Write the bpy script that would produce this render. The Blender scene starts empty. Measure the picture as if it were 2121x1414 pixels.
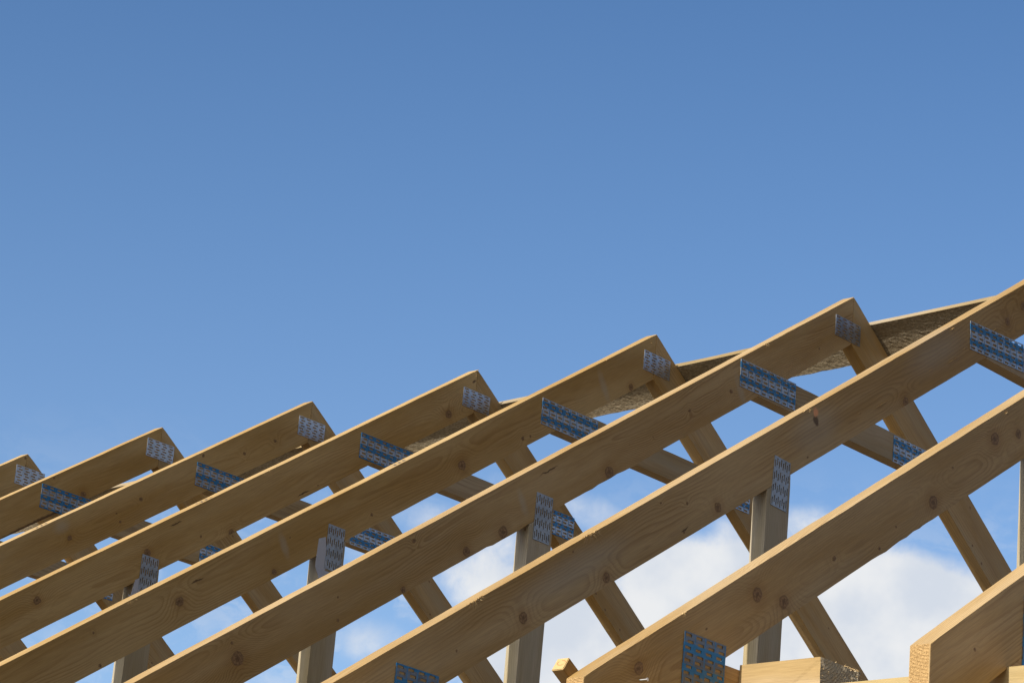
import bpy, bmesh, math, random
from mathutils import Vector, Matrix, noise
C = bpy.context.scene.collection
R = math.radians

# ---------------------------------------------------------------- measures
S = 0.9            # truss spacing
T = 0.0502         # timber thickness
D = 0.1476         # rafter depth
A = R(33.849); CA, SA = math.cos(A), math.sin(A)
DV = D / CA        # plumb depth of a rafter
LR = 4.1416        # rafter length along the slope
ZT = -2.166        # top of the bottom chord
GROUND = -5.45
SUN_EL, SUN_AZ = 30.2, 2.0      # sun stands to -x, turned slightly towards +y

OFF = {-1: (0.0, 0.0), 0: (.0067, .0095), 1: (-.008, .0068), 2: (-.0044, -.0034), 3: (.0049, -.0011), 4: (.0005, .002),
       5: (-.0055, -.0022), 6: (.0002, -.001), 7: (.0004, -.0029), 8: (.0052, -.0077)}
# knots on the left rafters: (distance down the slope, offset from the top edge, radius)
KN = {
0: [(0.022, -0.012, 0.0065), (.9, -.06, .01)],
1: [(0.549, -0.123, 0.015), (0.675, -0.008, 0.006)],
2: [(0.688, -0.014, 0.0076), (1.075, -0.065, 0.0085), (1.213, -0.111, 0.0055), (1.481, -0.084, 0.0108), (0.279, -0.084, 0.0079), (0.468, -0.077, 0.0078)],
3: [(2.497, -0.055, 0.0143), (1.697, -0.107, 0.0051), (1.549, -0.144, 0.0137), (0.244, -0.107, 0.0175), (1.961, -0.076, 0.0149)],
4: [(1.272, -0.102, 0.0184), (0.92, -0.117, 0.0086), (0.879, -0.122, 0.0052), (2.719, -0.074, 0.0163), (3.089, -0.039, 0.0043), (3.106, -0.136, 0.0057), (2.29, -0.129, 0.0092), (2.176, -0.055, 0.0031), (1.778, -0.111, 0.0064), (0.243, -0.133, 0.0127)],
5: [(3.404, -0.079, 0.0215), (2.958, -0.062, 0.0041), (2.987, -0.122, 0.0048), (2.692, -0.136, 0.0098), (2.583, -0.022, 0.0071), (3.405, -0.033, 0.0052), (2.378, -0.128, 0.0159), (2.193, -0.131, 0.0205), (1.618, -0.129, 0.0200), (1.121, -0.076, 0.0065), (0.868, -0.087, 0.0083), (1.348, -0.096, 0.0032), (0.3, -0.105, 0.0052)],
6: [(3.251, -0.105, 0.0163), (2.98, -0.017, 0.0039), (3.533, -0.091, 0.0036), (2.315, -0.118, 0.0152), (2.446, -0.061, 0.0055), (2.559, -0.023, 0.004), (2.497, -0.131, 0.0041), (1.243, -0.137, 0.0160), (0.535, -0.082, 0.0147), (0.413, -0.065, 0.0149), (2.88, -0.128, 0.0150)],
7: [(2.25, -0.056, 0.0185), (2.129, -0.08, 0.0134), (2.62, -0.11, 0.019), (2.487, -0.059, 0.0039), (2.814, -0.11, 0.0037), (3.451, -0.06, 0.0184), (3.359, -0.112, 0.0174), (3.11, -0.091, 0.0072), (2.911, -0.134, 0.0049), (3.953, -0.053, 0.0162)],
8: [(3.994, -0.07, 0.004), (3.2, -.08, .015)],
-1: [(0.6, -.07, .01)]}
# wash-like pale grey marks: (distance, offset, half length, half height)
PALE = {2: [(1.5, -.03, .05, .03)], 4: [(0.396, -0.085, .022, .07), (2.212, -0.067, .02, .05)], 5: [(0.816, -0.100, .022, .07), (2.065, -0.079, .02, .05)],
        6: [(1.0, -.05, .22, .07), (1.75, -.07, .16, .07), (3.0, -.06, .3, .05)]}
# dark pitch streaks
STREAK = {6: [(1.733, -.044, .014, .017), (1.722, -.021, -.014, .015), (2.49, -.125, .02, .003)], 3: [(1.79, -.026, .03, .003), (1.142, -.132, .035, .003), (.04, -.035, .014, .004)], 1: [(.02, -.05, .012, .004), (.80, -.146, .26, .010)], 2: [(.025, -.05, .014, .004)],
          4: [(2.62, -.04, .03, .003)], 5: [(1.9, -.03, .05, .0025)], 0: [(.03, -.045, .012, .003)]}

# ---------------------------------------------------------------- node helpers
class NT:
    def __init__(self, tree): self.t = tree; self.n = tree.nodes; self.l = tree.links
    def node(self, typ, **kw):
        nd = self.n.new(typ)
        for k, v in kw.items(): setattr(nd, k, v)
        return nd
    def put(self, sock, v):
        if hasattr(v, 'is_linked'): self.l.new(v, sock)
        else: sock.default_value = v
    def m(self, op, a, b=0.0, c=0.0, clamp=False):
        nd = self.node('ShaderNodeMath', operation=op, use_clamp=clamp)
        self.put(nd.inputs[0], a); self.put(nd.inputs[1], b); self.put(nd.inputs[2], c)
        return nd.outputs[0]
    def vm(self, op, a, b=(0, 0, 0), scale=None):
        nd = self.node('ShaderNodeVectorMath', operation=op)
        self.put(nd.inputs[0], a); self.put(nd.inputs[1], b)
        if scale is not None: self.put(nd.inputs[3], scale)
        return nd.outputs['Value'] if op in ('LENGTH', 'DISTANCE', 'DOT_PRODUCT') else nd.outputs[0]
    def noise(self, vec, scale=1.0, detail=3.0, rough=.5, out='Fac'):
        nd = self.node('ShaderNodeTexNoise'); self.put(nd.inputs['Vector'], vec)
        nd.inputs['Scale'].default_value = scale; nd.inputs['Detail'].default_value = detail; nd.inputs['Roughness'].default_value = rough
        return nd.outputs[out]
    def ss(self, v, lo, hi, a=0.0, b=1.0):
        nd = self.node('ShaderNodeMapRange', interpolation_type='SMOOTHSTEP')
        self.put(nd.inputs['Value'], v); nd.inputs['From Min'].default_value = lo; nd.inputs['From Max'].default_value = hi
        nd.inputs['To Min'].default_value = a; nd.inputs['To Max'].default_value = b
        return nd.outputs[0]
    def mix(self, f, a, b, mode='MIX'):
        nd = self.node('ShaderNodeMix', data_type='RGBA', blend_type=mode)
        self.put(nd.inputs[0], f); self.put(nd.inputs[6], a); self.put(nd.inputs[7], b)
        return nd.outputs[2]
    def sep(self, v):
        nd = self.node('ShaderNodeSeparateXYZ'); self.put(nd.inputs[0], v); return nd.outputs
    def comb(self, x, y, z):
        nd = self.node('ShaderNodeCombineXYZ'); self.put(nd.inputs[0], x); self.put(nd.inputs[1], y); self.put(nd.inputs[2], z); return nd.outputs[0]

def new_mat(name):
    m = bpy.data.materials.new(name); m.use_nodes = True; m.node_tree.nodes.clear()
    nt = NT(m.node_tree)
    out = nt.node('ShaderNodeOutputMaterial'); b = nt.node('ShaderNodeBsdfPrincipled')
    nt.l.new(b.outputs[0], out.inputs[0])
    return m, nt, b

def c4(c, k=1.0): return (c[0]*k, c[1]*k, c[2]*k, 1.0)

def wood(name, knots=(), pale=(), streak=(), marks=(), base=(.545, .365, .150), late=(.37, .21, .068), ring=.0065, pith=(.05, -.07), rough=.62, contrast=1.0, greyish=0.0, randomise=False):
    m, nt, b = new_mat(name)
    tc = nt.node('ShaderNodeTexCoord'); P = tc.outputs['Object']
    oi = nt.node('ShaderNodeObjectInfo'); rnd = oi.outputs['Random']
    seed = nt.m('MULTIPLY', rnd, 37.0)
    x, y, z = nt.sep(P)[:3]
    Ps = nt.vm('ADD', P, nt.comb(seed, nt.m('MULTIPLY', rnd, 11.0), seed))
    wob = nt.noise(nt.vm('MULTIPLY', Ps, (1.3, 7, 7)), 1.0, 2.0, .5)
    wob2 = nt.noise(nt.vm('MULTIPLY', Ps, (5, 22, 22)), 1.0, 2.0, .5)
    ya = nt.m('ADD', nt.m('ABSOLUTE', y), pith[0])
    zo = nt.m('SUBTRACT', z, pith[1])
    if randomise: zo = nt.m('ADD', zo, nt.m('MULTIPLY', nt.m('SUBTRACT', rnd, .5), .09))
    zo = nt.m('ADD', zo, nt.m('MULTIPLY', nt.m('SUBTRACT', wob, .5), .09))
    q = nt.m('SQRT', nt.m('ADD', nt.m('MULTIPLY', ya, ya), nt.m('MULTIPLY', zo, zo)))
    q = nt.m('ADD', q, nt.m('MULTIPLY', x, .006))
    q = nt.m('ADD', q, nt.m('MULTIPLY', wob2, .006))
    # knots
    core = None; halo = None; heart = None; rim = None
    Pw = nt.vm('ADD', P, nt.vm('SCALE', nt.vm('SUBTRACT', nt.noise(P, 45.0, 2.0, .5, 'Color'), (.5, .5, .5)), scale=.012))
    for kx, kz, kr in knots:
        dv = nt.vm('MULTIPLY', nt.vm('SUBTRACT', Pw, (kx, 0, kz)), (.85/kr, 0.0, 1/kr))
        d = nt.vm('LENGTH', dv)
        e = nt.m('EXPONENT', nt.m('MULTIPLY', nt.m('MULTIPLY', d, d), -1/9.0))
        q = nt.m('ADD', q, nt.m('MULTIPLY', e, kr*1.9))
        c = nt.ss(d, .75, 1.1, .9, 0.0)
        core = c if core is None else nt.m('MAXIMUM', core, c)
        h1 = nt.m('MULTIPLY', nt.ss(d, .12, .5, 1.0, 0.0), .85); r1 = nt.m('MULTIPLY', nt.ss(nt.m('ABSOLUTE', nt.m('SUBTRACT', d, .86)), .03, .16, 1.0, 0.0), .6)
        heart = h1 if heart is None else nt.m('MAXIMUM', heart, h1); rim = r1 if rim is None else nt.m('MAXIMUM', rim, r1)
        if kr > .009:
            h = nt.ss(d, 1.0, 2.6, 1.0, 0.0)
            halo = h if halo is None else nt.m('MAXIMUM', halo, h)
    f = nt.m('FRACT', nt.m('DIVIDE', q, ring))
    lt = nt.m('MULTIPLY', nt.ss(f, .35, .86), nt.ss(f, .9, 1.0, 1.0, 0.0))
    fade = nt.ss(nt.noise(nt.vm('MULTIPLY', Ps, (2.0, 9, 9)), 1.0, 2.0, .5), .35, .68, .12, 1.0)
    lt = nt.m('MULTIPLY', nt.m('MULTIPLY', lt, fade), .62*contrast)
    col = nt.mix(lt, c4(base), c4(late))
    # tone variation
    blot = nt.noise(nt.vm('MULTIPLY', Ps, (1.1, 8, 8)), 1.0, 3.0, .55)
    col = nt.mix(nt.ss(blot, .3, .7), nt.mix(1.0, col, (.84, .75, .54, 1), 'MULTIPLY'), nt.mix(1.0, col, (1.08, 1.11, 1.24, 1), 'MULTIPLY'))
    fine = nt.noise(nt.vm('MULTIPLY', Ps, (14, 420, 420)), 1.0, 3.0, .6)
    col = nt.mix(1.0, col, nt.mix(nt.ss(fine, .3, .7), (.88, .87, .85, 1), (1.06, 1.06, 1.06, 1)), 'MULTIPLY')
    tintn = nt.m('ADD', .93, nt.m('MULTIPLY', nt.m('FRACT', nt.m('MULTIPLY', rnd, 7.77)), .12))
    col = nt.vm('SCALE', col, scale=tintn)
    if greyish > 0:
        col = nt.mix(nt.m('MULTIPLY', nt.ss(nt.noise(nt.vm('MULTIPLY', Ps, (.9, 6, 6)), 1.7, 3.0, .6), .42, .7), greyish), col, (.40, .345, .235, 1))
    for px, pz, hx, hz in pale:
        d = nt.vm('LENGTH', nt.vm('MULTIPLY', nt.vm('SUBTRACT', Pw, (px, 0, pz)), (1/abs(hx), 0, 1/hz)))
        col = nt.mix(nt.ss(d, .2, 1.2, .38, 0.0), col, (.46, .42, .34, 1))
    if halo is not None:
        col = nt.mix(nt.m('MULTIPLY', halo, .35), col, nt.mix(1.0, col, (.72, .58, .42, 1), 'MULTIPLY'))
    if core is not None:
        kc = nt.mix(nt.ss(nt.noise(P, 160.0, 2.0), .35, .65), (.19, .10, .042, 1), (.34, .20, .085, 1))
        kc = nt.mix(nt.m('MULTIPLY', nt.m('MAXIMUM', heart, rim), .75), kc, (.10, .05, .022, 1))
        col = nt.mix(core, col, kc)
    for px, pz, hx, hz in streak:
        d = nt.vm('LENGTH', nt.vm('MULTIPLY', nt.vm('SUBTRACT', Pw, (px, 0, pz)), (1/abs(hx), 0, 1/hz)))
        col = nt.mix(nt.ss(d, .6, 1.2, .85, 0.0), col, (.10, .05, .02, 1) if hx > 0 else (.95, .42, .2, 1))
    for px in marks:
        d = nt.m('ABSOLUTE', nt.m('SUBTRACT', x, px)); wv = nt.m('ABSOLUTE', nt.m('SUBTRACT', nt.m('ADD', nt.m('ABSOLUTE', y), nt.m('MULTIPLY', nt.m('SINE', nt.m('MULTIPLY', x, 260.0)), .009)), .024))
        mk = nt.m('MULTIPLY', nt.m('MULTIPLY', nt.ss(d, .034, .040, .95, 0.0), nt.ss(wv, .004, .0075, 1.0, 0.0)), nt.ss(z, -.004, -.002))
        col = nt.mix(mk, col, (.05, .045, .04, 1))
    # scattered pin knots and specks everywhere
    vo = nt.node('ShaderNodeTexVoronoi'); vo.inputs['Scale'].default_value = 1.0
    nt.put(vo.inputs['Vector'], nt.vm('MULTIPLY', Ps, (7, 14, 14)))
    sp = nt.m('MULTIPLY', nt.ss(vo.outputs['Distance'], .02, .055, 1.0, 0.0), nt.ss(nt.sep(vo.outputs['Color'])[0], .86, .88))
    col = nt.mix(nt.m('MULTIPLY', sp, .8), col, (.12, .06, .025, 1))
    nt.put(b.inputs['Base Color'], col)
    b.inputs['Roughness'].default_value = rough
    b.inputs['Specular IOR Level'].default_value = .22
    b.inputs['Sheen Weight'].default_value = .18; b.inputs['Sheen Roughness'].default_value = .35; b.inputs['Sheen Tint'].default_value = (1, .93, .80, 1)
    bp = nt.node('ShaderNodeBump'); bp.inputs['Strength'].default_value = .5; bp.inputs['Distance'].default_value = .0012
    h = nt.m('ADD', nt.m('MULTIPLY', fine, .8), nt.m('MULTIPLY', lt, .5))
    h = nt.m('ADD', h, nt.m('MULTIPLY', blot, .9))
    if core is not None: h = nt.m('ADD', h, nt.m('MULTIPLY', core, .6))
    nt.put(bp.inputs['Height'], h); nt.l.new(bp.outputs[0], b.inputs['Normal'])
    return m

def end_grain(name, base=(.50, .32, .14), ringdark=(.44, .27, .11), centre=(0, .06), gap=.006, bumpd=.004):
    m, nt, b = new_mat(name)
    P = nt.node('ShaderNodeTexCoord').outputs['Object']
    x, y, z = nt.sep(P)[:3]
    d = nt.vm('LENGTH', nt.vm('SUBTRACT', nt.comb(0.0, y, z), (0, centre[0], centre[1])))
    d = nt.m('ADD', d, nt.m('MULTIPLY', nt.noise(P, 30.0, 2.0), .006))
    f = nt.m('FRACT', nt.m('DIVIDE', d, gap))
    g = nt.noise(P, 330.0, 3.0, .65)
    col = nt.mix(nt.ss(f, .5, .9, 0.0, .7), c4(base), c4(ringdark))
    col = nt.mix(1.0, col, nt.mix(nt.ss(g, .35, .65), (.72, .68, .62, 1), (1.15, 1.15, 1.12, 1)), 'MULTIPLY')
    nt.put(b.inputs['Base Color'], col); b.inputs['Roughness'].default_value = .8; b.inputs['Specular IOR Level'].default_value = .15
    bp = nt.node('ShaderNodeBump'); bp.inputs['Strength'].default_value = .8; bp.inputs['Distance'].default_value = bumpd
    nt.put(bp.inputs['Height'], nt.m('ADD', g, nt.m('MULTIPLY', nt.ss(f, .4, .9), .5))); nt.l.new(bp.outputs[0], b.inputs['Normal'])
    return m

def rough_sawn(name):
    m, nt, b = new_mat(name)
    P = nt.node('ShaderNodeTexCoord').outputs['Object']
    n1 = nt.noise(nt.vm('MULTIPLY', P, (90, 150, 150)), 1.0, 4.0, .6)
    n2 = nt.noise(nt.vm('MULTIPLY', P, (2.0, 26, 26)), 1.0, 3.0, .6)
    n3 = nt.noise(nt.vm('MULTIPLY', P, (1.1, 7, 7)), 1.0, 2.0, .5)
    col = nt.mix(nt.ss(n2, .3, .7), (.33, .265, .17, 1), (.43, .36, .25, 1))
    col = nt.mix(nt.ss(n3, .45, .65, 0.0, .6), col, (.28, .20, .11, 1))
    col = nt.mix(1.0, col, nt.mix(nt.ss(n1, .35, .65), (.70, .68, .64, 1), (1.1, 1.1, 1.1, 1)), 'MULTIPLY')
    nt.put(b.inputs['Base Color'], col); b.inputs['Roughness'].default_value = .85; b.inputs['Specular IOR Level'].default_value = .1
    bp = nt.node('ShaderNodeBump'); bp.inputs['Strength'].default_value = .6; bp.inputs['Distance'].default_value = .0032
    nt.put(bp.inputs['Height'], nt.m('ADD', n1, nt.m('MULTIPLY', n2, .25))); nt.l.new(bp.outputs[0], b.inputs['Normal'])
    return m

def plate_metal(name, printed, k=1.0):
    m, nt, b = new_mat(name)
    tc = nt.node('ShaderNodeTexCoord'); P = tc.outputs['Object']
    rnd = nt.node('ShaderNodeObjectInfo').outputs['Random']
    x, y, z = nt.sep(P)[:3]
    sp = nt.noise(nt.vm('ADD', P, nt.comb(rnd, rnd, rnd)), 70.0, 3.0, .6)
    big = nt.noise(nt.vm('ADD', P, nt.comb(rnd, 0.0, rnd)), 14.0, 2.0, .5)
    col = nt.mix(sp, c4((.50, .53, .57), k), c4((.72, .75, .80), k))
    col = nt.mix(nt.ss(big, .4, .7, 0.0, .5), col, c4((.36, .35, .33), k))
    if printed:
        # two broad blue bands per 50 mm with pale outlined cells between them
        zz = nt.m('ADD', z, nt.m('MULTIPLY', nt.m('SUBTRACT', big, .5), .006))
        band = nt.ss(nt.m('ABSOLUTE', nt.m('SUBTRACT', nt.m('FRACT', nt.m('DIVIDE', nt.m('ADD', zz, nt.m('MULTIPLY', rnd, .03)), .049)), .5)), .26, .29)
        cellx = nt.m('ABSOLUTE', nt.m('SUBTRACT', nt.m('FRACT', nt.m('DIVIDE', x, .0381)), .5))
        cellz = nt.m('ABSOLUTE', nt.m('SUBTRACT', nt.m('FRACT', nt.m('DIVIDE', z, .0123)), .5))
        frame = nt.m('MAXIMUM', nt.ss(cellx, .44, .46), nt.m('MULTIPLY', nt.ss(cellz, .40, .43), .5))
        wear = nt.ss(nt.noise(nt.vm('ADD', nt.vm('MULTIPLY', P, (60, 60, 80)), nt.comb(nt.m('MULTIPLY', rnd, 50.0), 0.0, 0.0)), 1.0, 1.0, .5), .28, .38, .25, 1.0)
        mask = nt.m('MULTIPLY', nt.m('MAXIMUM', band, nt.m('MULTIPLY', frame, .8)), wear)
        col = nt.mix(nt.m('MULTIPLY', mask, .96), col, (.008, .18, .42, 1))
        nt.put(b.inputs['Metallic'], nt.ss(mask, 0, 1, .75, .15))
    else:
        b.inputs['Metallic'].default_value = .75
    nt.put(b.inputs['Base Color'], col)
    nt.put(b.inputs['Roughness'], nt.ss(sp, .3, .7, .38, .55))
    bp = nt.node('ShaderNodeBump'); bp.inputs['Strength'].default_value = .4; bp.inputs['Distance'].default_value = .0015
    nt.put(bp.inputs['Height'], big); nt.l.new(bp.outputs[0], b.inputs['Normal'])
    return m

def plain(name, col, rough=.8, metal=0.0, nscale=40, amp=.2):
    m, nt, b = new_mat(name)
    P = nt.node('ShaderNodeTexCoord').outputs['Object']
    n = nt.noise(P, nscale, 4.0, .6)
    nt.put(b.inputs['Base Color'], nt.mix(n, c4(col, 1-amp), c4(col, 1+amp)))
    b.inputs['Roughness'].default_value = rough; b.inputs['Metallic'].default_value = metal
    return m

M_end = end_grain('end_grain')
M_block_end = end_grain('block_end_grain', base=(.74, .62, .44), ringdark=(.46, .36, .22), centre=(-.03, .07), gap=.008, bumpd=.0045)
M_fibre = plain('torn_fibre', (.62, .43, .2), .7, 0, 60, .1)
M_right = wood('pine_right_rafter', knots=[(1.277, -.124, .005), (.978, -.027, .005), (1.076, -.127, .005), (1.159, -.133, .005), (1.9, -.06, .014), (2.7, -.1, .012)], randomise=True, greyish=.35)
M_collar = wood('pine_collar', base=(.50, .38, .215), late=(.32, .215, .105), ring=.009, randomise=True, greyish=.6, contrast=1.1)
M_post = wood('pine_post', base=(.48, .405, .270), late=(.36, .29, .18), ring=.007, randomise=True, greyish=.7)
M_chord = wood('pine_chord', base=(.50, .32, .14), randomise=True)
M_plate_timber = wood('wall_plate_pine', base=(.57, .455, .25), late=(.47, .34, .15), ring=.010, pith=(.09, -.02), contrast=1.1)
M_block = wood('block_pine', base=(.50, .375, .215), late=(.44, .31, .155), ring=.011, pith=(.1, -.03), contrast=.7)
M_board = rough_sawn('rough_sawn_board')
M_boardedge = wood('board_edge', base=(.42, .33, .20), late=(.33, .24, .13))
M_silver = plate_metal('galvanised_plate', False, .88)
M_dull = plate_metal('dull_plate', False, .60)
M_mid = plate_metal('mid_plate', False, .62)
M_blue = plate_metal('printed_plate', True, .78)
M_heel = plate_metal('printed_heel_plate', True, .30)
M_steel = plain('zinc_nail', (.62, .63, .62), .3, .9, 200, .1)
M_strap = plain('pale_strap', (.50, .50, .54), .5, .1, 50, .08)

# ---------------------------------------------------------------- object helpers
def link(name, me, parent=None, mats=()):
    o = bpy.data.objects.new(name, me); C.objects.link(o)
    for mt in mats: me.materials.append(mt)
    if parent: o.parent = parent
    return o

def frame(origin, X, Y=Vector((0, 1, 0))):
    X = Vector(X).normalized(); Y = Vector(Y).normalized(); Z = X.cross(Y)
    if Z.z < 0 or (abs(Z.z) < 1e-6 and Z.x < 0): Y = -Y; Z = -Z
    mt = Matrix.Identity(4)
    for i in range(3): mt[i][0] = X[i]; mt[i][1] = Y[i]; mt[i][2] = Z[i]; mt[i][3] = origin[i]
    return mt

def fbm(t, s): return noise.noise(Vector((t, s, .37))) + .5*noise.noise(Vector((t*2.3, s+5, .1)))

def timber(name, parent, poly, origin, X, mat, t=T, seed=0.0, jit=.0009, bevel=.0022, rough=(), endmat=None, fibres=(), slivers=(), chips=()):
    """poly: outline (x, z) in the plane y = near face; body runs t towards +y. origin/X give the local frame."""
    mt = frame((origin[0], 0, origin[1]), (X[0], 0, X[1])); inv = mt.inverted()
    ys = 1 if mt[1][1] > 0 else -1
    loc = [inv @ Vector((p[0], 0, p[1])) for p in poly]
    n = len(loc); ring = []; seg_end = []
    for i in range(n):
        a, b = loc[i], loc[(i+1) % n]; d = b-a; L = d.length
        k = max(1, int(L/.035)) if (L > .3 and abs(d.x) > abs(d.z)*3) else 1
        nrm = Vector((-d.z, 0, d.x)).normalized()
        for j in range(k):
            p = a.lerp(b, j/k); amp = jit
            if j > 0:
                o = fbm(p.x*4.0, seed+i*3.1)*amp + fbm(p.x*23.0, seed+i*7.7)*amp*.5
                for (x0, x1, zmin, zmax, am) in rough:
                    if x0 < p.x < x1 and zmin < p.z < zmax: o += noise.noise(Vector((p.x*90, seed, i)))*am
                p = p + nrm*o
            ring.append(p); seg_end.append(k == 1 and abs(d.x) < abs(d.z)*1.0 + .2 and L < .3)
    bm = bmesh.new()
    f0 = [bm.verts.new((p.x, 0, p.z)) for p in ring]; f1 = [bm.verts.new((p.x, ys*t, p.z)) for p in ring]
    m = len(ring)
    fa = bm.faces.new(f0); fb = bm.faces.new(list(reversed(f1)))
    for i in range(m):
        j = (i+1) % m
        f = bm.faces.new((f0[j], f0[i], f1[i], f1[j]))
        if endmat and seg_end[i]: f.material_index = 1
    edges = list({e for f in (fa, fb) for e in f.edges})
    bmesh.ops.bevel(bm, geom=edges, offset=bevel, segments=2, affect='EDGES', profile=.5, clamp_overlap=True)
    # long thin slivers lifted off the face, catching the sun
    for (fx, fz, ln) in slivers:
        y0 = 0.0; pk = -ys*.0035
        a1 = bm.verts.new((fx-ln/2, y0, fz)); a2 = bm.verts.new((fx+ln/2, y0, fz)); a3 = bm.verts.new((fx+ln*.1, pk, fz+.0002)); a4 = bm.verts.new((fx+ln*.1, y0, fz-.0018))
        for tri in ((a1, a3, a2), (a1, a4, a3), (a4, a2, a3)):
            f = bm.faces.new(tri); f.material_index = 2 if endmat else 1
    # chips torn up along the top arris
    for (fx, n_, spread, size) in chips:
        rc = random.Random(int(fx*1000))
        for _ in range(n_):
            x = fx + rc.gauss(0, spread*.45); L = size*rc.uniform(.4, 1.0); h = size*rc.uniform(.12, .30)
            y_ = -ys*rc.uniform(-.004, .0015)
            b1 = bm.verts.new((x-L, y_+ys*.002, -.001)); b2 = bm.verts.new((x+L, y_, -.002)); b3 = bm.verts.new((x, y_+ys*.006, -.001)); tp = bm.verts.new((x+rc.uniform(-.5, .5)*L, y_-ys*rc.uniform(0, .002), h*.6)); b4 = bm.verts.new((x+rc.uniform(-.4, .4)*L, y_-ys*.0012, -h*.9))
            for tri in ((b1, b2, tp), (b2, b3, tp), (b3, b1, tp), (b1, b4, b2)):
                f = bm.faces.new(tri); f.material_index = 2 if endmat else 1
    # torn fibres and splinters standing off the arris
    rs = random.Random(int(seed*100)+7)
    for (fx, fz, n_, spread, length) in fibres:
        for _ in range(n_):
            q_ = rs.uniform(-1, 1); x = fx + q_*spread*.6; z = fz - abs(rs.gauss(0, .0035))
            a_ = q_*.9 + rs.uniform(-.2, .2); L = length*rs.uniform(.25, 1.0); w = rs.uniform(.0004, .0010)
            y0 = -ys*.0002
            tip = Vector((x+L*math.sin(a_), -ys*rs.uniform(.0008, .0035), z-L*abs(math.cos(a_))*rs.uniform(.3, 1)))
            b1 = bm.verts.new((x-w, y0, z)); b2 = bm.verts.new((x+w, y0, z)); b3 = bm.verts.new((x, y0, z+w*1.5)); tp = bm.verts.new(tip)
            for tri in ((b1, b2, tp), (b2, b3, tp), (b3, b1, tp)): 
                f = bm.faces.new(tri); f.material_index = 2 if endmat else 1
    bmesh.ops.recalc_face_normals(bm, faces=bm.faces)
    me = bpy.data.meshes.new(name); bm.to_mesh(me); bm.free()
    mats = [mat] + ([endmat] if endmat else []) + [M_fibre]
    o = link(name, me, parent, mats); o.matrix_local = mt
    return o

def nail_plate(name, parent, x0, x1, z0, z1, mat, cols, rows, vertical=False, y=0.0, tilt=0.0, yo=.0022):
    """punched plate covering x0..x1, z0..z1 of the near face, slots cut right through"""
    w, h = x1-x0, z1-z0
    U, V = (w, h) if not vertical else (h, w)      # slots run along U
    bm = bmesh.new()
    def P(u, v, d):
        return (u - U/2, d, v - V/2) if not vertical else (v - V/2, d, u - U/2)
    vs = {}
    def vert(u, v, d):
        k = (round(u, 5), round(v, 5), d)
        if k not in vs: vs[k] = bm.verts.new(P(u, v, d))
        return vs[k]
    def quad(u0, u1, v0, v1):
        if u1-u0 < 1e-5 or v1-v0 < 1e-5: return
        bm.faces.new((vert(u0, v0, -yo), vert(u1, v0, -yo), vert(u1, v1, -yo), vert(u0, v1, -yo)))
    def wall(a, b_):
        bm.faces.new((vert(*a, -yo), vert(*b_, -yo), vert(*b_, -.0001), vert(*a, -.0001)))
    pitch = U/cols; sl = pitch*.56; vp = V/rows; sh = vp*.50
    for c in range(cols):
        u0 = c*pitch; u1 = u0+pitch; um = (u0+u1)/2
        # two staggered slot files per column
        sa, sb = um - sl*.62, um + sl*.62
        prev = 0.0
        for r_ in range(rows):
            vc = (r_+.5)*vp
            sft = sl*.17 if r_ % 2 else -sl*.17
            a_, b_ = um - sl/2 + sft, um + sl/2 + sft
            v0, v1 = vc-sh/2, vc+sh/2
            quad(u0, u1, prev, v0); quad(u0, a_, v0, v1); quad(b_, u1, v0, v1); prev = v1
            wall((a_, v0), (b_, v0)); wall((b_, v0), (b_, v1)); wall((b_, v1), (a_, v1)); wall((a_, v1), (a_, v0))
        quad(u0, u1, prev, V)
    wall((0, 0), (U, 0)); wall((U, 0), (U, V)); wall((U, V), (0, V)); wall((0, V), (0, 0))
    bmesh.ops.recalc_face_normals(bm, faces=bm.faces)
    me = bpy.data.meshes.new(name); bm.to_mesh(me); bm.free()
    o = link(name, me, parent, [mat])
    o.location = ((x0+x1)/2, y, (z0+z1)/2); o.rotation_euler = (0, R(tilt), 0)
    return o

def box_mesh(name, parent, size, mat, loc=(0, 0, 0), rot=(0, 0, 0), bevel=.002):
    bm = bmesh.new(); bmesh.ops.create_cube(bm, size=1.0)
    bmesh.ops.scale(bm, vec=size, verts=bm.verts)
    if bevel: bmesh.ops.bevel(bm, geom=list(bm.edges), offset=bevel, segments=2, affect='EDGES', clamp_overlap=True)
    me = bpy.data.meshes.new(name); bm.to_mesh(me); bm.free()
    o = link(name, me, parent, [mat]); o.location = loc; o.rotation_euler = rot
    return o

# ---------------------------------------------------------------- trusses
APEX = {0: (-.055, .112, -.150, -.064), 1: (-.076, .080, -.146, -.068), 2: (-.066, .086, -.161, -.081), 3: (-.072, .085, -.166, -.091),
        4: (-.066, .091, -.157, -.081), 5: (-.103, .049, -.173, -.098)}
COLL = {1: (-.612, -.300, -.522, -.421), 2: (-.590, -.290, -.522, -.428), 3: (-.608, -.306, -.532, -.434), 4: (-.612, -.300, -.529, -.432),
        5: (-.630, -.314, -.521, -.425), 6: (-.615, -.298, -.518, -.424)}
COLR = {1: (.30, .60), 2: (.300, .600), 3: (.352, .651), 4: (.330, .632), 5: (.287, .590), 6: (.30, .60)}
LABELS = {
-1: 'farthest pine roof truss, just a rafter corner showing at the bottom left corner',
0: 'pine roof truss with its peak cut close to the left edge',
1: 'pine roof truss with the second peak from the left',
2: 'pine roof truss with the third peak from the left, pin knots along its rafter',
3: 'pine roof truss with the fourth peak from the left, round knot beside its peak plate',
4: 'pine roof truss with the fifth peak from the left, pale strap behind its post plate',
5: 'pine roof truss with the highest visible peak, sixth from the left',
6: 'pine roof truss crossing the upper right edge, torn splinters on its long lit edge',
7: 'pine roof truss with two big knots side by side above its blue heel plate',
8: 'nearest pine roof truss, only its sunlit sawn tail showing in the bottom right corner'}
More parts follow.
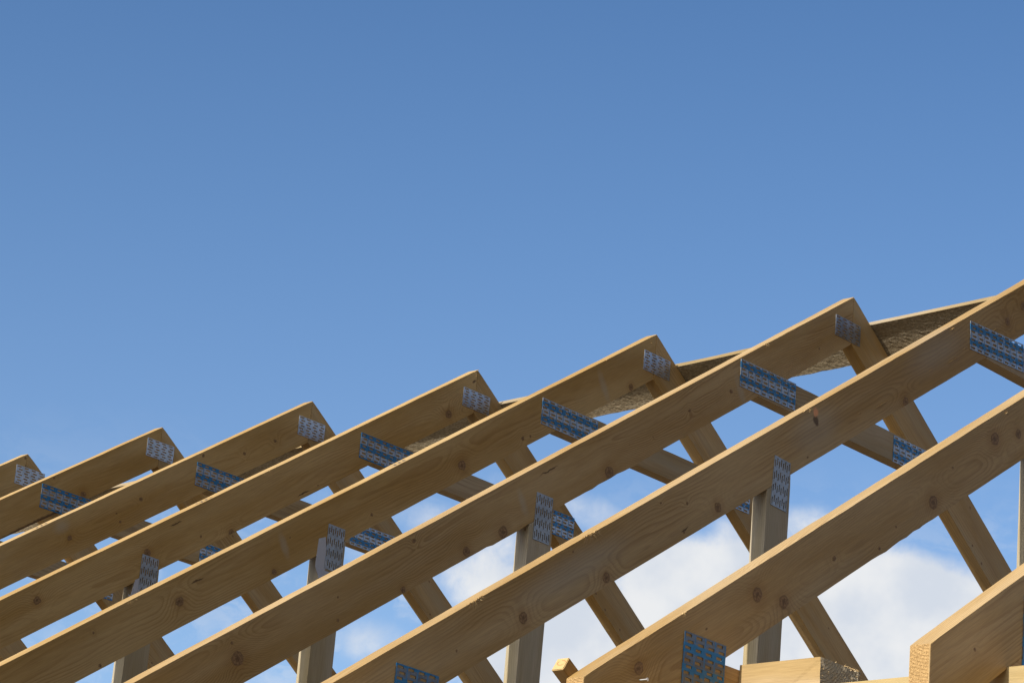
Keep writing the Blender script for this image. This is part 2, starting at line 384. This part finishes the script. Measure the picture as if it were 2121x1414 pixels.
MARK = {2: [1.578], 3: [1.607], 4: [1.551]}
CHIP = {6: [(2.884, 16, .05, .016), (3.41, 12, .045, .014), (1.752, 8, .02, .010)], 5: [(.592, 14, .014, .013)], 7: [(3.739, 5, .008, .008), (2.30, 4, .01, .006)], 3: [(.015, 6, .02, .007), (1.25, 5, .05, .007)], 4: [(.35, 3, .03, .006), (2.9, 5, .06, .007)], 2: [(.5, 3, .1, .005)]}
SLIV = {6: [(.917, -.099, .11), (1.059, -.090, .03), (.869, -.009, .03), (.831, -.086, .02), (1.372, -.104, .12), (1.506, -.091, .035), (.626, -.083, .05)],
        7: [(2.16, -.012, .02)], 4: [(.048, -.02, .01)], 3: [(.02, -.02, .012)]}
def in_bottom(x): return -abs(x)*math.tan(A) - DV

for k in range(-1, 9):
    dx, dz = OFF[k]
    root = bpy.data.objects.new('roof_truss', None); C.objects.link(root)
    root.empty_display_size = .2
    root.location = (dx, -k*S, dz)
    root['label'] = LABELS[k]; root['category'] = 'roof truss'; root['group'] = 'pine roof trusses set out in a row'
    mL = wood('pine_left_rafter', KN[k], PALE.get(k, ()), STREAK.get(k, ()), MARK.get(k, ()), greyish=.16 if k in (6, 7, 2) else .05,
              base=(.530, .358, .156) if k >= 5 else (.552, .364, .138), late=(.36, .215, .080) if k >= 5 else (.39, .225, .068),
              pith=(.045+.012*math.sin(k*2.1), -.07+.045*math.sin(k*1.7)), ring=.0062+.0012*math.sin(k*3.3), contrast={5: 1.3, 1: .6, 2: .8}.get(k, 1.0))
    ex = -LR*CA; ez = -LR*SA
    rough = []; fib = []
    if k == 5: rough = [(1.45, 1.75, -.16, -.12, .010), (2.1, 2.3, -.16, -.12, .009)]; fib = [(.592, -.002, 40, .012, .012)]
    if k == 6: fib = [(2.884, -.001, 34, .05, .030), (3.407, -.001, 26, .05, .026), (1.752, -.002, 14, .02, .012), (2.86, -.03, 5, .03, .008)]; rough = [(2.84, 2.93, -.02, .02, .005)]
    if k == 7: fib = [(3.739, -.002, 8, .005, .010)]; rough = [(2.62, 2.95, -.16, -.12, .008)]
    if k == 4: fib = [(2.9, -.003, 8, .05, .01)]
    if k == 3: fib = [(0.01, .0, 14, .02, .012), (1.3, -.002, 8, .05, .01)]
    if k == 8: fib = []
    polyL = [(0, 0), (ex, ez), (ex, ez-DV*.93), (ex+.01, ez+.01*math.tan(A)-DV), (0, -DV)]
    timber('rafter', root, polyL, (0, 0), (-CA, -SA), mL, seed=k*1.37+2, rough=rough, endmat=M_end, fibres=fib, slivers=SLIV.get(k, ()), chips=CHIP.get(k, ()))
    polyR = [(0, 0), (0, -DV), (-ex, ez-DV), (-ex, ez)]
    polyR = [(.0006+p[0], p[1]) for p in polyR]
    o = timber('rafter', root, polyR, (0, 0), (CA, -SA), M_right, seed=k*2.11+31, endmat=M_end)
    # collar tie, scribed to the rafters
    zt, zb = -.4267, -.5293
    g = .0008
    xt = (-zt-DV)/math.tan(A)-g; xb = (-zb-DV)/math.tan(A)-g
    timber('collar_tie', root, [(-xt, zt), (-xb, zb), (xb, zb), (xt, zt)], (0, zt), (1, 0), M_collar, seed=k*1.9+50)
    # posts
    for s, p0 in ((-1, -1.6316), (1, 1.5234)):
        p1 = p0+.1082
        timber('post', root, [(p0, in_bottom(p0)-g), (p0, ZT+g), (p1, ZT+g), (p1, in_bottom(p1)-g)], (p0, -1.27), (0, -1), M_post, seed=k*1.3+70+s)
    # bottom chord
    cl = 3.22; zbt = ZT-.1232
    xi = (-ZT-DV)/math.tan(A)-g
    xo = (-zbt-DV)/math.tan(A)-g
    timber('bottom_chord', root, [(-xi, ZT), (-xo, zbt), (xo, zbt), (xi, ZT)], (0, ZT), (1, 0), M_chord, seed=k*1.1+90)
    # plates on the near face
    a = APEX.get(k, (-.07, .085, -.160, -.084))
    nail_plate('nail_plate', root, a[0], a[1], a[2], a[3], M_silver if k < 5 else M_mid, 4, 7)
    c = COLL.get(k, (-.61, -.305, -.527, -.430))
    nail_plate('nail_plate', root, c[0], c[1], c[2], c[3], M_blue, 8, 7, tilt={5: -1.0, 6: -3.2}.get(k, 0))
    c2 = COLR.get(k, (.3, .6))
    nail_plate('nail_plate', root, c2[0], c2[1], -.532, -.434, M_blue, 8, 7)
    nail_plate('nail_plate', root, -1.611, -1.534, -1.316, -1.165, M_dull, 4, 8, vertical=True, tilt={6: 3.0}.get(k, .8))
    nail_plate('nail_plate', root, 1.534, 1.611, -1.316, -1.165, M_dull, 4, 8, vertical=True)
    nail_plate('nail_plate', root, -3.099, -2.942, -2.282, -2.122, M_heel, 4, 11)
    nail_plate('nail_plate', root, 2.942, 3.099, -2.282, -2.122, M_heel, 4, 11)
    if k in (3, 4):
        # bent pale strap tucked behind the post plate
        bm = bmesh.new()
        prof = [(-1.648, -1.225), (-1.618, -1.212), (-1.600, -1.31), (-1.632, -1.352), (-1.652, -1.318)]
        if k == 3: prof = [(-1.628, -1.262), (-1.610, -1.250), (-1.602, -1.30), (-1.622, -1.335), (-1.640, -1.315)]
        f0 = [bm.verts.new((p[0], -.0018, p[1])) for p in prof]; f1 = [bm.verts.new((p[0], -.0006, p[1])) for p in prof]
        bm.faces.new(f0); bm.faces.new(f1[::-1])
        for i in range(5): j = (i+1) % 5; bm.faces.new((f0[j], f0[i], f1[i], f1[j]))
        b0 = [bm.verts.new(v) for v in ((-1.652, -.002, -1.318), (-1.505, -.002, -1.318-.012), (-1.505, -.006, -1.352), (-1.632, -.010, -1.368))]
        bm.faces.new(b0)
        b1 = [bm.verts.new(v) for v in ((-1.54, -.0016, -1.285), (-1.512, -.0016, -1.288), (-1.505, -.0016, -1.335), (-1.54, -.0016, -1.335))]
        bm.faces.new(b1)
        bmesh.ops.recalc_face_normals(bm, faces=bm.faces)
        me = bpy.data.meshes.new('strap'); bm.to_mesh(me); bm.free()
        link('strap', me, root, [M_strap])
    if k == 7:
        # small bright nail standing out of the rafter below the last knot
        bm = bmesh.new()
        bmesh.ops.create_cone(bm, cap_ends=True, segments=10, radius1=.0022, radius2=.0022, depth=.024)
        bmesh.ops.create_cone(bm, cap_ends=True, segments=12, radius1=.0045, radius2=.0045, depth=.0015, matrix=Matrix.Translation((0, 0, .0125)))
        me = bpy.data.meshes.new('nail'); bm.to_mesh(me); bm.free()
        o = link('nail', me, root, [M_steel])
        s_, n_ = 3.961, -.078
        o.location = (-s_*CA - n_*SA, -.008, -s_*SA + n_*CA); o.rotation_euler = (R(80), R(75), 0)

# ---------------------------------------------------------------- rough board on the far slope
# runs along the ridge on top of the right-hand rafters, slightly skewed
def slope_pt(s, y, n=0.0): return Vector((s*CA + n*SA, y, -s*SA + n*CA))
bm = bmesh.new()
N = 700; rowsn = 16; TH = .022
y0, y1 = 2.2, -7.6
top, bot = [], []
for i in range(N+1):
    y = y0 + (y1-y0)*i/N; kk = -y/S
    sl = .262 - .0262*kk + .003*fbm(kk*1.5, 3); sb = .398 - .0228*kk + .004*fbm(kk*2.7, 9) + .002*fbm(kk*19, 1)
    rt, rb = [], []
    for j in range(rowsn+1):
        s = sl + (sb-sl)*j/rowsn
        amp = .0010 if 0 < j < rowsn else .0005
        d = amp*(noise.noise(Vector((y*55, s*120, 2))) + .7*noise.noise(Vector((y*110, s*200, 7))))
        v_ = 2*j/rowsn - 1; cup = (.0045 + .0035*min(1, max(0, (5.0-kk)/3)))*(1 - v_*v_)
        rb.append(bm.verts.new(slope_pt(s, y, .0018 + d + cup))); rt.append(bm.verts.new(slope_pt(s, y, TH + cup)))
    top.append(rt); bot.append(rb)
for i in range(N):
    for j in range(rowsn):
        bm.faces.new((bot[i][j], bot[i][j+1], bot[i+1][j+1], bot[i+1][j])); bm.faces.new((top[i][j+1], top[i][j], top[i+1][j], top[i+1][j+1]))
    f = bm.faces.new((bot[i][0], bot[i+1][0], top[i+1][0], top[i][0])); f.material_index = 1
    f = bm.faces.new((bot[i+1][rowsn], bot[i][rowsn], top[i][rowsn], top[i+1][rowsn])); f.material_index = 1
for e in (0, N):
    for j in range(rowsn): bm.faces.new((bot[e][j], bot[e][j+1], top[e][j+1], top[e][j]))
bmesh.ops.recalc_face_normals(bm, faces=bm.faces)
# local frame with x along the board
mt = Matrix(((0, CA, SA, 0), (-1, 0, 0, 0), (0, -SA, CA, 0), (0, 0, 0, 1)))
bmesh.ops.transform(bm, matrix=mt.inverted(), verts=bm.verts)
me = bpy.data.meshes.new('bracing_board'); bm.to_mesh(me); bm.free()
bo = link('bracing_board', me, None, [M_board, M_boardedge]); bo.matrix_world = mt
bo['label'] = 'rough sawn board nailed along the far slope just below the peaks, tying the trusses together'; bo['category'] = 'board'

# ---------------------------------------------------------------- short block nailed to the near face of truss 7
yb = -7*S
mt = frame((-2.883, yb-.0005, -2.1566), (0, -1, 0), (1, 0, 0))
bm = bmesh.new()
Lb, Wb, Hb = .2305, .158, .16
nx, nz = 1, 14
# end face as a ragged grid so the torn fibres catch the light
prof = []
rs = random.Random(4)
g = [[None]*(nz+1) for _ in range(nz+1)]
for i in range(nz+1):
    for j in range(nz+1):
        yy = i/nz*Wb; zz = -j/nz*Hb
        rag = (0 if i < nz*.72 else 1)
        edge = (i in (0, nz)) or j == 0
        xx = Lb + rs.uniform(-.0012, .0012) + rag*rs.uniform(-.004, .004)
        zz2 = zz + (rs.uniform(-.006, .003)*rag if j == 0 else 0)
        yy2 = yy + (rs.uniform(-.006, .006) if i == nz else 0) + (rs.uniform(-.001, .001) if i == 0 else 0)
        g[i][j] = bm.verts.new((xx, yy2, zz2))
b0 = [[bm.verts.new((0, i/nz*Wb, -j/nz*Hb)) for j in (0, nz)] for i in range(nz+1)]
for i in range(nz):
    for j in range(nz):
        f = bm.faces.new((g[i][j], g[i+1][j], g[i+1][j+1], g[i][j+1])); f.material_index = 1
    bm.faces.new((b0[i][0], b0[i+1][0], g[i+1][0], g[i][0])); bm.faces.new((b0[i][1], g[i][nz], g[i+1][nz], b0[i+1][1]))
    bm.faces.new((b0[i][0], b0[i][1], b0[i+1][1], b0[i+1][0]))
bm.faces.new([b0[0][0]] + [g[0][j] for j in range(nz+1)] + [b0[0][1]])
bm.faces.new([b0[nz][1]] + [g[nz][j] for j in range(nz, -1, -1)] + [b0[nz][0]])
for _ in range(90):
    a0 = Vector((Lb-.001, rs.uniform(.004, Wb*.98), -rs.uniform(.002, .13))); ww = rs.uniform(.0006, .0014)
    t0 = a0 + Vector((rs.uniform(.002, .005), rs.uniform(-.002, .002), rs.uniform(-.003, .001)))
    u1 = bm.verts.new(a0+Vector((0, -ww, 0))); u2 = bm.verts.new(a0+Vector((0, ww, 0))); u3 = bm.verts.new(a0+Vector((0, 0, ww*2))); u4 = bm.verts.new(t0)
    for tri in ((u1, u2, u4), (u2, u3, u4), (u3, u1, u4)):
        f = bm.faces.new(tri); f.material_index = 2
for _ in range(46):
    i = rs.choice([rs.uniform(.55, 1.0), rs.uniform(.2, 1.0)]); w = .0012
    top_edge = rs.random() < .6
    if top_edge: p = Vector((Lb-rs.uniform(0, .004), i*Wb, -.001)); tip = p + Vector((rs.uniform(0, .006), rs.uniform(-.002, .006), rs.uniform(.0, .005)))
    else: p = Vector((Lb-.002, Wb, -rs.uniform(0, .12))); tip = p + Vector((rs.uniform(-.002, .006), rs.uniform(.003, .012), rs.uniform(-.004, .004)))
    a1 = bm.verts.new(p+Vector((0, -w, -w))); a2 = bm.verts.new(p+Vector((0, w, -w))); a3 = bm.verts.new(p+Vector((-w, 0, w))); tp = bm.verts.new(tip)
    for tri in ((a1, a2, tp), (a2, a3, tp), (a3, a1, tp)):
        f = bm.faces.new(tri); f.material_index = 2
bmesh.ops.recalc_face_normals(bm, faces=bm.faces)
me = bpy.data.meshes.new('timber_block'); bm.to_mesh(me); bm.free()
o = link('timber_block', me, None, [M_block, M_block_end, M_fibre]); o.matrix_world = mt
o['label'] = 'thick timber block with rough sawn end grain, right of the lower blue heel plate'; o['category'] = 'timber block'

# ---------------------------------------------------------------- batten stub fixed to the far side of the rafter tail of truss 7
bx = Vector((-3.452, -7*S+T+.0008, -2.2915))
X = Vector((.857, 0, -.515)).normalized()
mt = frame(bx, X, (0, 1, 0))
bm = bmesh.new(); bmesh.ops.create_cube(bm, size=1.0)
ysg = 1 if mt[1][1] > 0 else -1
bmesh.ops.scale(bm, vec=(.26, .034, .036), verts=bm.verts)
bmesh.ops.translate(bm, vec=(.13, ysg*.017, .018), verts=bm.verts)
bmesh.ops.bevel(bm, geom=list(bm.edges), offset=.0015, segments=2, affect='EDGES')
for f in bm.faces:
    if f.normal.x < -.8: f.material_index = 1
me = bpy.data.meshes.new('batten_stub'); bm.to_mesh(me); bm.free()
mb, ntb, bb = new_mat('batten_end')
Pb = ntb.node('ShaderNodeTexCoord').outputs['Object']
xb_, yb_, zb_ = ntb.sep(Pb)[:3]
yy = ntb.m('SUBTRACT', ntb.m('ABSOLUTE', yb_), .015); zz = ntb.m('SUBTRACT', zb_, .021)
e1 = ntb.vm('LENGTH', ntb.comb(0.0, ntb.m('MULTIPLY', yy, 1/.011), ntb.m('MULTIPLY', zz, 1/.007)))
ringm = ntb.m('MULTIPLY', ntb.ss(ntb.m('ABSOLUTE', ntb.m('SUBTRACT', e1, 1.0)), .08, .2, 1.0, 0.0), ntb.ss(ntb.noise(Pb, 120, 2), .35, .5))
gb = ntb.noise(Pb, 260, 3, .6)
ntb.put(bb.inputs['Base Color'], ntb.mix(ntb.m('MULTIPLY', ringm, .75), ntb.mix(gb, (.50, .33, .12, 1), (.66, .46, .2, 1)), (.48, .10, .03, 1)))
bb.inputs['Roughness'].default_value = .8
M_batten = wood('batten_pine', base=(.40, .27, .12), late=(.27, .16, .06))
o = link('batten_stub', me, None, [M_batten, mb]); o.matrix_world = mt
o['label'] = 'square batten end with a red pencil loop, poking up behind a rafter tail'; o['category'] = 'batten'

# ---------------------------------------------------------------- wall plates and walls below
XP = -3.15; ZP = -2.298
def along_y(name, x0, x1, z0, z1, mat, ya=1.6, yb=-8.4, parent=None):
    mt = frame((x0, ya, z1), (0, -1, 0), (1, 0, 0))
    bm = bmesh.new(); L = ya-yb; n = 60; rows_ = []
    ys_ = 1 if (mt @ Vector((0, 1, 0)) - mt @ Vector((0, 0, 0))).x > 0 else -1
    for i in range(n+1):
        xx = L*i/n; j1 = .0008*fbm(xx*3, x0*7+z0)
        rows_.append([bm.verts.new((xx, 0, j1)), bm.verts.new((xx, ys_*(x1-x0), j1)), bm.verts.new((xx, ys_*(x1-x0), z0-z1+j1)), bm.verts.new((xx, 0, z0-z1+j1))])
    for i in range(n):
        for j in range(4): k2 = (j+1) % 4; bm.faces.new((rows_[i][j], rows_[i][k2], rows_[i+1][k2], rows_[i+1][j]))
    bm.faces.new(rows_[0]); bm.faces.new(rows_[n][::-1])
    eds = [e for e in bm.edges if len(e.link_faces) == 2 and abs((e.verts[0].co-e.verts[1].co).x) > .01]
    bmesh.ops.bevel(bm, geom=eds, offset=.002, segments=2, affect='EDGES')
    bmesh.ops.recalc_face_normals(bm, faces=bm.faces)
    me = bpy.data.meshes.new(name); bm.to_mesh(me); bm.free()
    o = link(name, me, parent, [mat]); o.matrix_world = mt
    return o
o = along_y('wall_plate', XP, XP+.12, ZP-.046, ZP, M_plate_timber)
o['label'] = 'sunlit pine wall plate under the rafter tails at the bottom right corner, upper of two'; o['category'] = 'wall plate'
o = along_y('wall_plate', XP+.001, XP+.119, ZP-.0945, ZP-.0485, M_plate_timber)
o['label'] = 'sunlit pine wall plate stacked directly beneath the upper one in the bottom right corner'; o['category'] = 'wall plate'
o = along_y('wall_plate', -XP-.12, -XP, ZP-.0945, ZP, M_plate_timber)
o['label'] = 'pine wall plate carrying the far ends of the trusses, below the photo'; o['category'] = 'wall plate'
M_wall = plain('block_wall', (.30, .25, .19), .9, 0, 12, .15)
for s in (-1, 1):
    xw = s*(abs(XP)-.06)
    w = box_mesh('wall', None, (.11, 10.0, -ZP*0 + (ZP-.0965-GROUND)), M_wall, (xw, -3.4, (ZP-.0965+GROUND)/2), bevel=.004)
    w['label'] = ('masonry wall under the near wall plates, below the photo' if s < 0 else 'masonry wall on the far side of the house, below the photo'); w['category'] = 'wall'

# ---------------------------------------------------------------- ground
bm = bmesh.new()
NG = 40; SZ = 400.0
vv = [[bm.verts.new(((i/NG-.5)*2*SZ, (j/NG-.5)*2*SZ, GROUND)) for j in range(NG+1)] for i in range(NG+1)]
for i in range(NG):
    for j in range(NG): bm.faces.new((vv[i][j], vv[i+1][j], vv[i+1][j+1], vv[i][j+1]))
me = bpy.data.meshes.new('ground'); bm.to_mesh(me); bm.free()
mg, ntg, bg = new_mat('bare_earth')
Pg = ntg.node('ShaderNodeTexCoord').outputs['Object']
ntg.put(bg.inputs['Base Color'], ntg.mix(ntg.noise(Pg, .6, 6.0, .6), (.070, .038, .013, 1), (.118, .066, .024, 1)))
bg.inputs['Roughness'].default_value = .95
bpg = ntg.node('ShaderNodeBump'); bpg.inputs['Distance'].default_value = .05; ntg.put(bpg.inputs['Height'], ntg.noise(Pg, 4.0, 6.0, .6)); ntg.l.new(bpg.outputs[0], bg.inputs['Normal'])
gr = link('ground', me, None, [mg]); gr['kind'] = 'structure'

# ---------------------------------------------------------------- sky with clouds
W = bpy.data.worlds.new('World'); bpy.context.scene.world = W; W.use_nodes = True
W.node_tree.nodes.clear(); nt = NT(W.node_tree)
out = nt.node('ShaderNodeOutputWorld'); bgn = nt.node('ShaderNodeBackground'); nt.l.new(bgn.outputs[0], out.inputs[0])
sky = nt.node('ShaderNodeTexSky', sky_type='NISHITA'); sky.sun_disc = False
sky.sun_elevation = R(SUN_EL); sky.sun_rotation = R(-90+SUN_AZ)
sky.air_density = 1.0; sky.dust_density = 0.6; sky.ozone_density = 1.6
STR = 0.09
dirv = nt.vm('NORMALIZE', nt.node('ShaderNodeTexCoord').outputs['Generated'])
dx_, dy_, dz_ = nt.sep(dirv)[:3]
az = nt.m('DEGREES', nt.m('ARCTAN2', dy_, dx_)); el = nt.m('DEGREES', nt.m('ARCSINE', dz_))
cr = nt.node('ShaderNodeValToRGB')
nt.put(cr.inputs[0], nt.m('DIVIDE', nt.m('SUBTRACT', el, 12.0), 14.0, clamp=True))
els = cr.color_ramp.elements; els[0].position = 0; els[1].position = 1
for p_, c_ in ((0.0, (.70, .76, .85)), (.3, (.585, .68, .80)), (.6, (.50, .63, .77)), (1.0, (.40, .555, .715))):
    e_ = els[0] if p_ == 0 else els[-1] if p_ == 1 else els.new(p_)
    e_.color = (*c_, 1)
skyc = nt.vm('SCALE', nt.mix(1.0, sky.outputs[0], cr.outputs[0], 'MULTIPLY'), scale=2.0)
# added dimming of the unseen -y sky, keeps the near faces dark
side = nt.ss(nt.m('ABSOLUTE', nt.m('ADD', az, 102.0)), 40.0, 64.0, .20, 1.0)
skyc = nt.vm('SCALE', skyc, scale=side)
# bright glow added round the sun, out of view, to light -x faces
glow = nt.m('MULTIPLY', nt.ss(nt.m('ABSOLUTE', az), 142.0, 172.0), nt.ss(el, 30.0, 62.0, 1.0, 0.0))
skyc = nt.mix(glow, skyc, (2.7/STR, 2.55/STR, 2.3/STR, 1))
BLOBS = [(35.11, 13.6, 2.39, 1.06, 1),(35.52, 14.59, 1.68, 0.8, 0.9),(38.62, 14.7, 1.33, 0.62, 0.9),(39.35, 13.41, 2.04, 0.98, 1),(41.03, 12.93, 1.33, 0.98, 0.8),(40.9, 15.75, 1.1, 0.40, 0.42),(33.62, 14.3, 1.15, 0.62, 0.8),(42.62, 14.29, 0.98, 0.53, 0.55),(43.6, 15.35, 1.2, 0.42, 0.42),(42.52, 16.16, 1.0, 0.27, 0.36),(44.3, 12.9, 1.5, 0.55, 0.42),(50.39, 12.52, 1.3, 0.35, 0.3),(36.32, 15.80, 0.9, 0.36, 0.42),(37.85, 14.05, 0.98, 0.53, 0.8),(37.95, 15.63, 0.44, 0.31, 0.25),(42.13, 14.95, 0.53, 0.44, 0.5),(36.78, 14.38, 0.71, 0.62, 0.8),]
acc = None
for (a_, e_, ra, re, w_) in BLOBS:
    u_ = nt.m('DIVIDE', nt.m('SUBTRACT', az, a_), ra); v_ = nt.m('DIVIDE', nt.m('SUBTRACT', el, e_), re)
    gss = nt.m('MULTIPLY', nt.m('EXPONENT', nt.m('MULTIPLY', nt.m('ADD', nt.m('MULTIPLY', u_, u_), nt.m('MULTIPLY', v_, v_)), -.8)), w_)
    acc = gss if acc is None else nt.m('ADD', acc, gss)
low = nt.m('MULTIPLY', nt.ss(el, 8.5, 12.3, 1.0, 0.0), .7)
acc = nt.m('ADD', acc, low)
cn = nt.noise(nt.vm('ADD', dirv, nt.vm('SCALE', nt.noise(dirv, 60.0, 3.0, .5, 'Color'), scale=.008)), 36.0, 9.0, .60)
cn2 = nt.noise(dirv, 11.0, 3.0, .5)
cn3 = nt.noise(nt.vm('ADD', nt.comb(nt.m('MULTIPLY', az, .55), nt.m('MULTIPLY', el, 1.5), 0.0), nt.vm('SCALE', nt.noise(dirv, 45.0, 4.0, .55, 'Color'), scale=1.6)), 1.0, 6.0, .6)
dens = nt.m('MULTIPLY', acc, nt.m('SUBTRACT', nt.m('MULTIPLY', cn, 2.3), .22))
mask = nt.ss(dens, .20, .78)
veil = nt.m('MULTIPLY', nt.m('MULTIPLY', nt.ss(el, 12.2, 17.2, 1.0, 0.0), nt.ss(az, 33.0, 52.0, 1.0, .3)), nt.ss(cn3, .44, .66, 0.0, .8))
mask = nt.m('MAXIMUM', mask, veil)
shade = nt.m('ADD', nt.m('MULTIPLY', nt.noise(nt.vm('ADD', dirv, (.004, .0, .012)), 40.0, 4.0, .5), .7), nt.m('MULTIPLY', cn2, .3))
ccol = nt.mix(nt.ss(shade, .38, .62), (.67, .72, .80, 1), (.85, .86, .87, 1))
ccol = nt.vm('SCALE', ccol, scale=1.0/STR)
final = nt.mix(nt.m('MULTIPLY', mask, .97), skyc, ccol)
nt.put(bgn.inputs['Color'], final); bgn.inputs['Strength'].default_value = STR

sl = bpy.data.lights.new('sun', 'SUN'); sl.energy = 5.0; sl.angle = R(.53); sl.color = (1.0, .965, .90)
so = bpy.data.objects.new('sun', sl); C.objects.link(so)
sd = Vector((-math.cos(R(SUN_AZ))*math.cos(R(SUN_EL)), math.sin(R(SUN_AZ))*math.cos(R(SUN_EL)), math.sin(R(SUN_EL))))
so.rotation_euler = sd.to_track_quat('Z', 'Y').to_euler(); so.location = sd*30

# ---------------------------------------------------------------- camera
cam = bpy.data.cameras.new('camera'); co = bpy.data.objects.new('camera', cam); C.objects.link(co)
Rv = Vector((.64897866, -.75610072, .0844891)); Uv = Vector((-.29625521, -.14886001, .94343709)); Fv = Vector((.70075641, .63730087, .32060575))
mc = Matrix.Identity(4)
for i in range(3): mc[i][0] = Rv[i]; mc[i][1] = Uv[i]; mc[i][2] = -Fv[i]
mc[0][3], mc[1][3], mc[2][3] = -8.550962, -10.648522, -3.823452
co.matrix_world = mc
cam.sensor_width = 36.0; cam.lens = 36*6463.18824/2121; cam.clip_start = .1; cam.clip_end = 2000
sc = bpy.context.scene; sc.camera = co
sc.view_settings.view_transform = 'Standard'; sc.view_settings.look = 'None'; sc.view_settings.exposure = 0; sc.view_settings.gamma = 1
